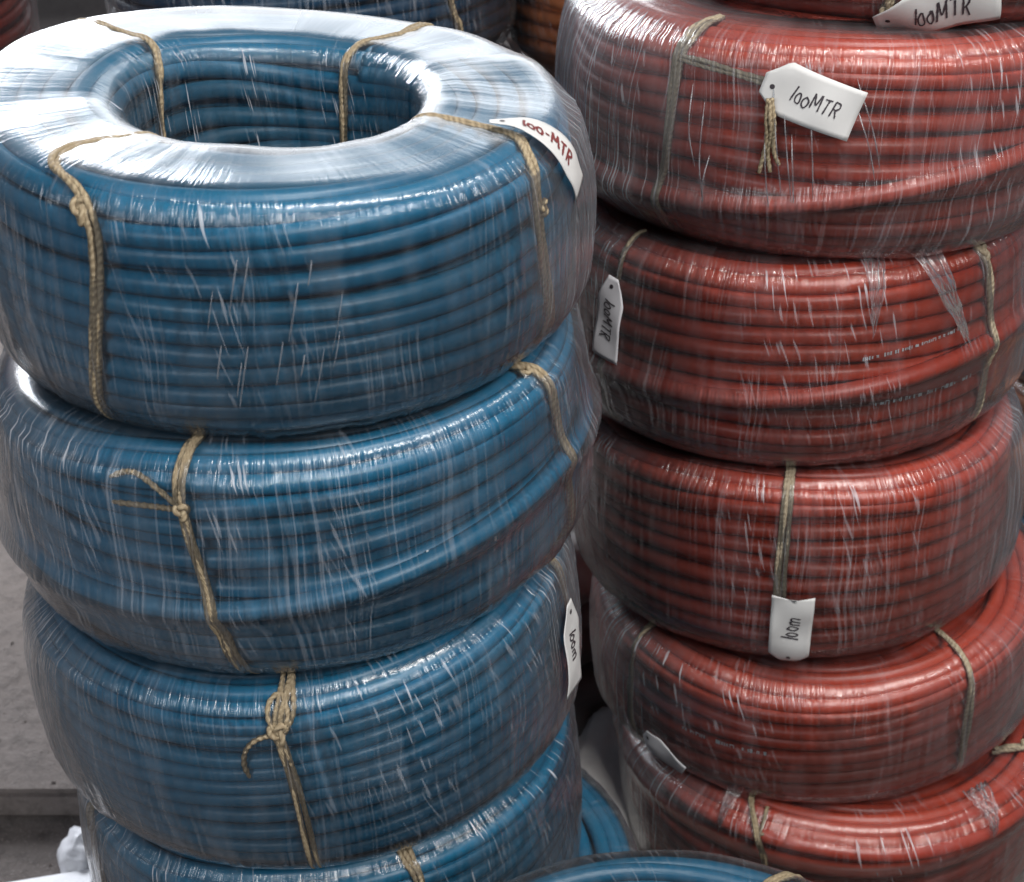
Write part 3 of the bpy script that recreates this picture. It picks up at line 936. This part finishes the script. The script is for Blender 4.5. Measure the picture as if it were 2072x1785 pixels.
# ------------------------------------------------------------------ white ink printed along the cables
cable_print(B2, 29, 47, 0.1565, 0.0070, 1, s_end=0.138)
cable_print(R2, 12, 40, 0.125, 0.0050, 3, s_end=0.128)
cable_print(R2, 8, 34, 0.178, 0.0045, 4, s_end=0.19)
cable_print(R4, -44, -20, 0.145, 0.006, 6, s_end=0.148)

# ------------------------------------------------------------------ card tags
make_tag(B1, 68, 0.240, -64, 0.096, 0.027, '100-MTR', 'white tag with red-brown writing, curled over the rim of the top blue coil', off=0.0125, lift=0.002, ink='ink_red', th_txt=0.42, a0=0.24, stroke=0.0008)
make_tag(R1, -12.0, 0.214, -16, 0.088, 0.047, '100MTR', 'large white tag reading 100MTR, slanting across a red coil', off=0.010, lift=0.006, th_txt=0.32, a0=0.30, stroke=0.0007, cut=0.22,
         string=([(-19.2, 0.212, 0.017), (-18.8, 0.195, 0.018), (-18.5, 0.180, 0.013), (-18.9, 0.160, 0.008), (-18.2, 0.142, 0.007)],
                 [(-19.6, 0.213, 0.016), (-19.6, 0.195, 0.016), (-19.3, 0.175, 0.011), (-19.8, 0.158, 0.008), (-20.4, 0.140, 0.007)],
                 [(-18.9, 0.214, 0.017), (-18.0, 0.190, 0.015), (-17.8, 0.165, 0.010), (-16.6, 0.150, 0.007)]))
make_tag(R0, -4.2, 0.066, 17, 0.112, 0.042, '100MTR', 'white tag reading 100 MTR, cut by the top edge on the topmost red coil', off=0.010, lift=0.006, th_txt=0.42, a0=0.30, stroke=0.0009)
make_tag(R2, -52.5, 0.190, -95, 0.092, 0.036, '100MTR', 'narrow greyish tag standing upright at the side of a red coil', off=0.010, lift=0.004, mat='paper_dull', th_txt=0.42, a0=0.26, stroke=0.0008)
make_tag(R3, -7.4, 0.106, 88, 0.094, 0.043, '100m', 'white upright tag notched at the top, tied to the front of a red coil', off=0.010, lift=0.004, th_txt=0.42, a0=0.34, stroke=0.0009, notch=True, cut=0.14)
make_tag(B3, 69, 0.172, -96, 0.090, 0.036, '100m', 'white tag hanging at the edge of a lower blue coil beside the red stack', off=0.0155, lift=0.003, th_txt=0.42, a0=0.30, stroke=0.0009)
make_tag(R4, -47, 0.095, -30, 0.060, 0.036, '', 'dim bluish blank tag low on the red stack, near the gap', off=0.0100, lift=0.001, mat='paper_dull')

# ------------------------------------------------------------------ things in the gaps
def crumple(name, loc, sx, sy, sz, mat, seed, n=22, label='', cat=''):
    rng = np.random.default_rng(seed)
    V, F = [], []
    m = n
    ph = rng.uniform(0, 6.3, 12)
    for i in range(n + 1):
        la = math.pi * i / n
        for j in range(m):
            lo = 2 * math.pi * j / m
            d = np.array([math.sin(la) * math.cos(lo), math.sin(la) * math.sin(lo), math.cos(la)])
            q = 1 + 0.13 * math.sin(3.1 * d[0] * 2 + ph[0]) * math.cos(4 * d[1] + ph[1]) + 0.09 * abs(math.sin(7 * d[1] + ph[2] + 3 * d[2])) + 0.06 * abs(math.sin(11 * d[0] + ph[3] - 5 * d[1])) + rng.normal(0, 0.012)
            z = d[2] * sz * q
            V.append((d[0] * sx * q, d[1] * sy * q, max(z, -sz * 0.55)))
    for i in range(n):
        for j in range(m):
            F.append((i * m + j, (i + 1) * m + j, (i + 1) * m + (j + 1) % m, i * m + (j + 1) % m))
    o = mesh_obj(name, V, F, mat)
    o.location = (loc[0], loc[1], loc[2] + sz * 0.55)
    tag(o, label, cat)
    return o


crumple('cement_sack', (-0.06, 2.04, 0.0), 0.225, 0.17, 0.075, M['wood'], 21, 34, 'grey sack at the bottom of the pile in the gap between the stacks', 'sack')
crumple('cement_sack', (-0.07, 2.06, 0.105), 0.220, 0.17, 0.070, M['wood'], 22, 34, 'grey sack in the middle of the pile in the gap', 'sack')
crumple('cement_sack', (-0.05, 2.08, 0.205), 0.215, 0.16, 0.070, M['sack_grey'], 23, 34, 'paler grey sack on top of the pile in the gap', 'sack')
crumple('woven_sack', (0.175, 1.80, 0.0), 0.10, 0.13, 0.05, M['sack'], 3, 30, 'white crumpled sack on the floor in the gap between the stacks', 'sack')
crumple('plastic_scrap', (-0.556, 1.668, 0.0), 0.026, 0.040, 0.022, M['white'], 8, 26, 'small white scrap of plastic on the floor beside the blue stack', 'plastic scrap')
bd = box('painted_board', (-0.24, -0.07, 0.0), (0.0, 0.0, 0.018), M['white'], None, 0.002)
tag(bd, 'white board lying on the floor in the bottom corner', 'board')
bd.rotation_euler = (0, 0, R(14))
bd.location = (-0.535, 1.632, 0)

# grit and crumbs swept against the step: nobody could count them
rg_ = np.random.default_rng(77)
V, F = [], []
for i in range(520):
    if i % 2:
        x, y, z = rg_.uniform(-0.95, -0.34), rg_.uniform(1.35, 1.742), 0.0
    else:
        x, y, z = rg_.uniform(-1.0, -0.42), rg_.uniform(1.76, 2.5), 0.045
    r_ = 0.0012 + 0.004 * rg_.random() ** 3
    n0 = len(V)
    for d_ in ((1, 0, 0), (0, 1, 0), (-1, 0, 0), (0, -1, 0), (0, 0, 1), (0, 0, -0.4)):
        V.append((x + d_[0] * r_ * rg_.uniform(0.6, 1.4), y + d_[1] * r_ * rg_.uniform(0.6, 1.4), z + r_ * 0.3 + d_[2] * r_ * rg_.uniform(0.5, 1.0)))
    for a_, b_ in ((0, 1), (1, 2), (2, 3), (3, 0)):
        F.append((n0 + a_, n0 + b_, n0 + 4))
        F.append((n0 + b_, n0 + a_, n0 + 5))
gr_ = mesh_obj('grit', V, F, M['step'], smooth=False)
gr_['kind'] = 'stuff'
gr_['label'] = 'grit and crumbs scattered over the dusty floor'
gr_['category'] = 'grit'
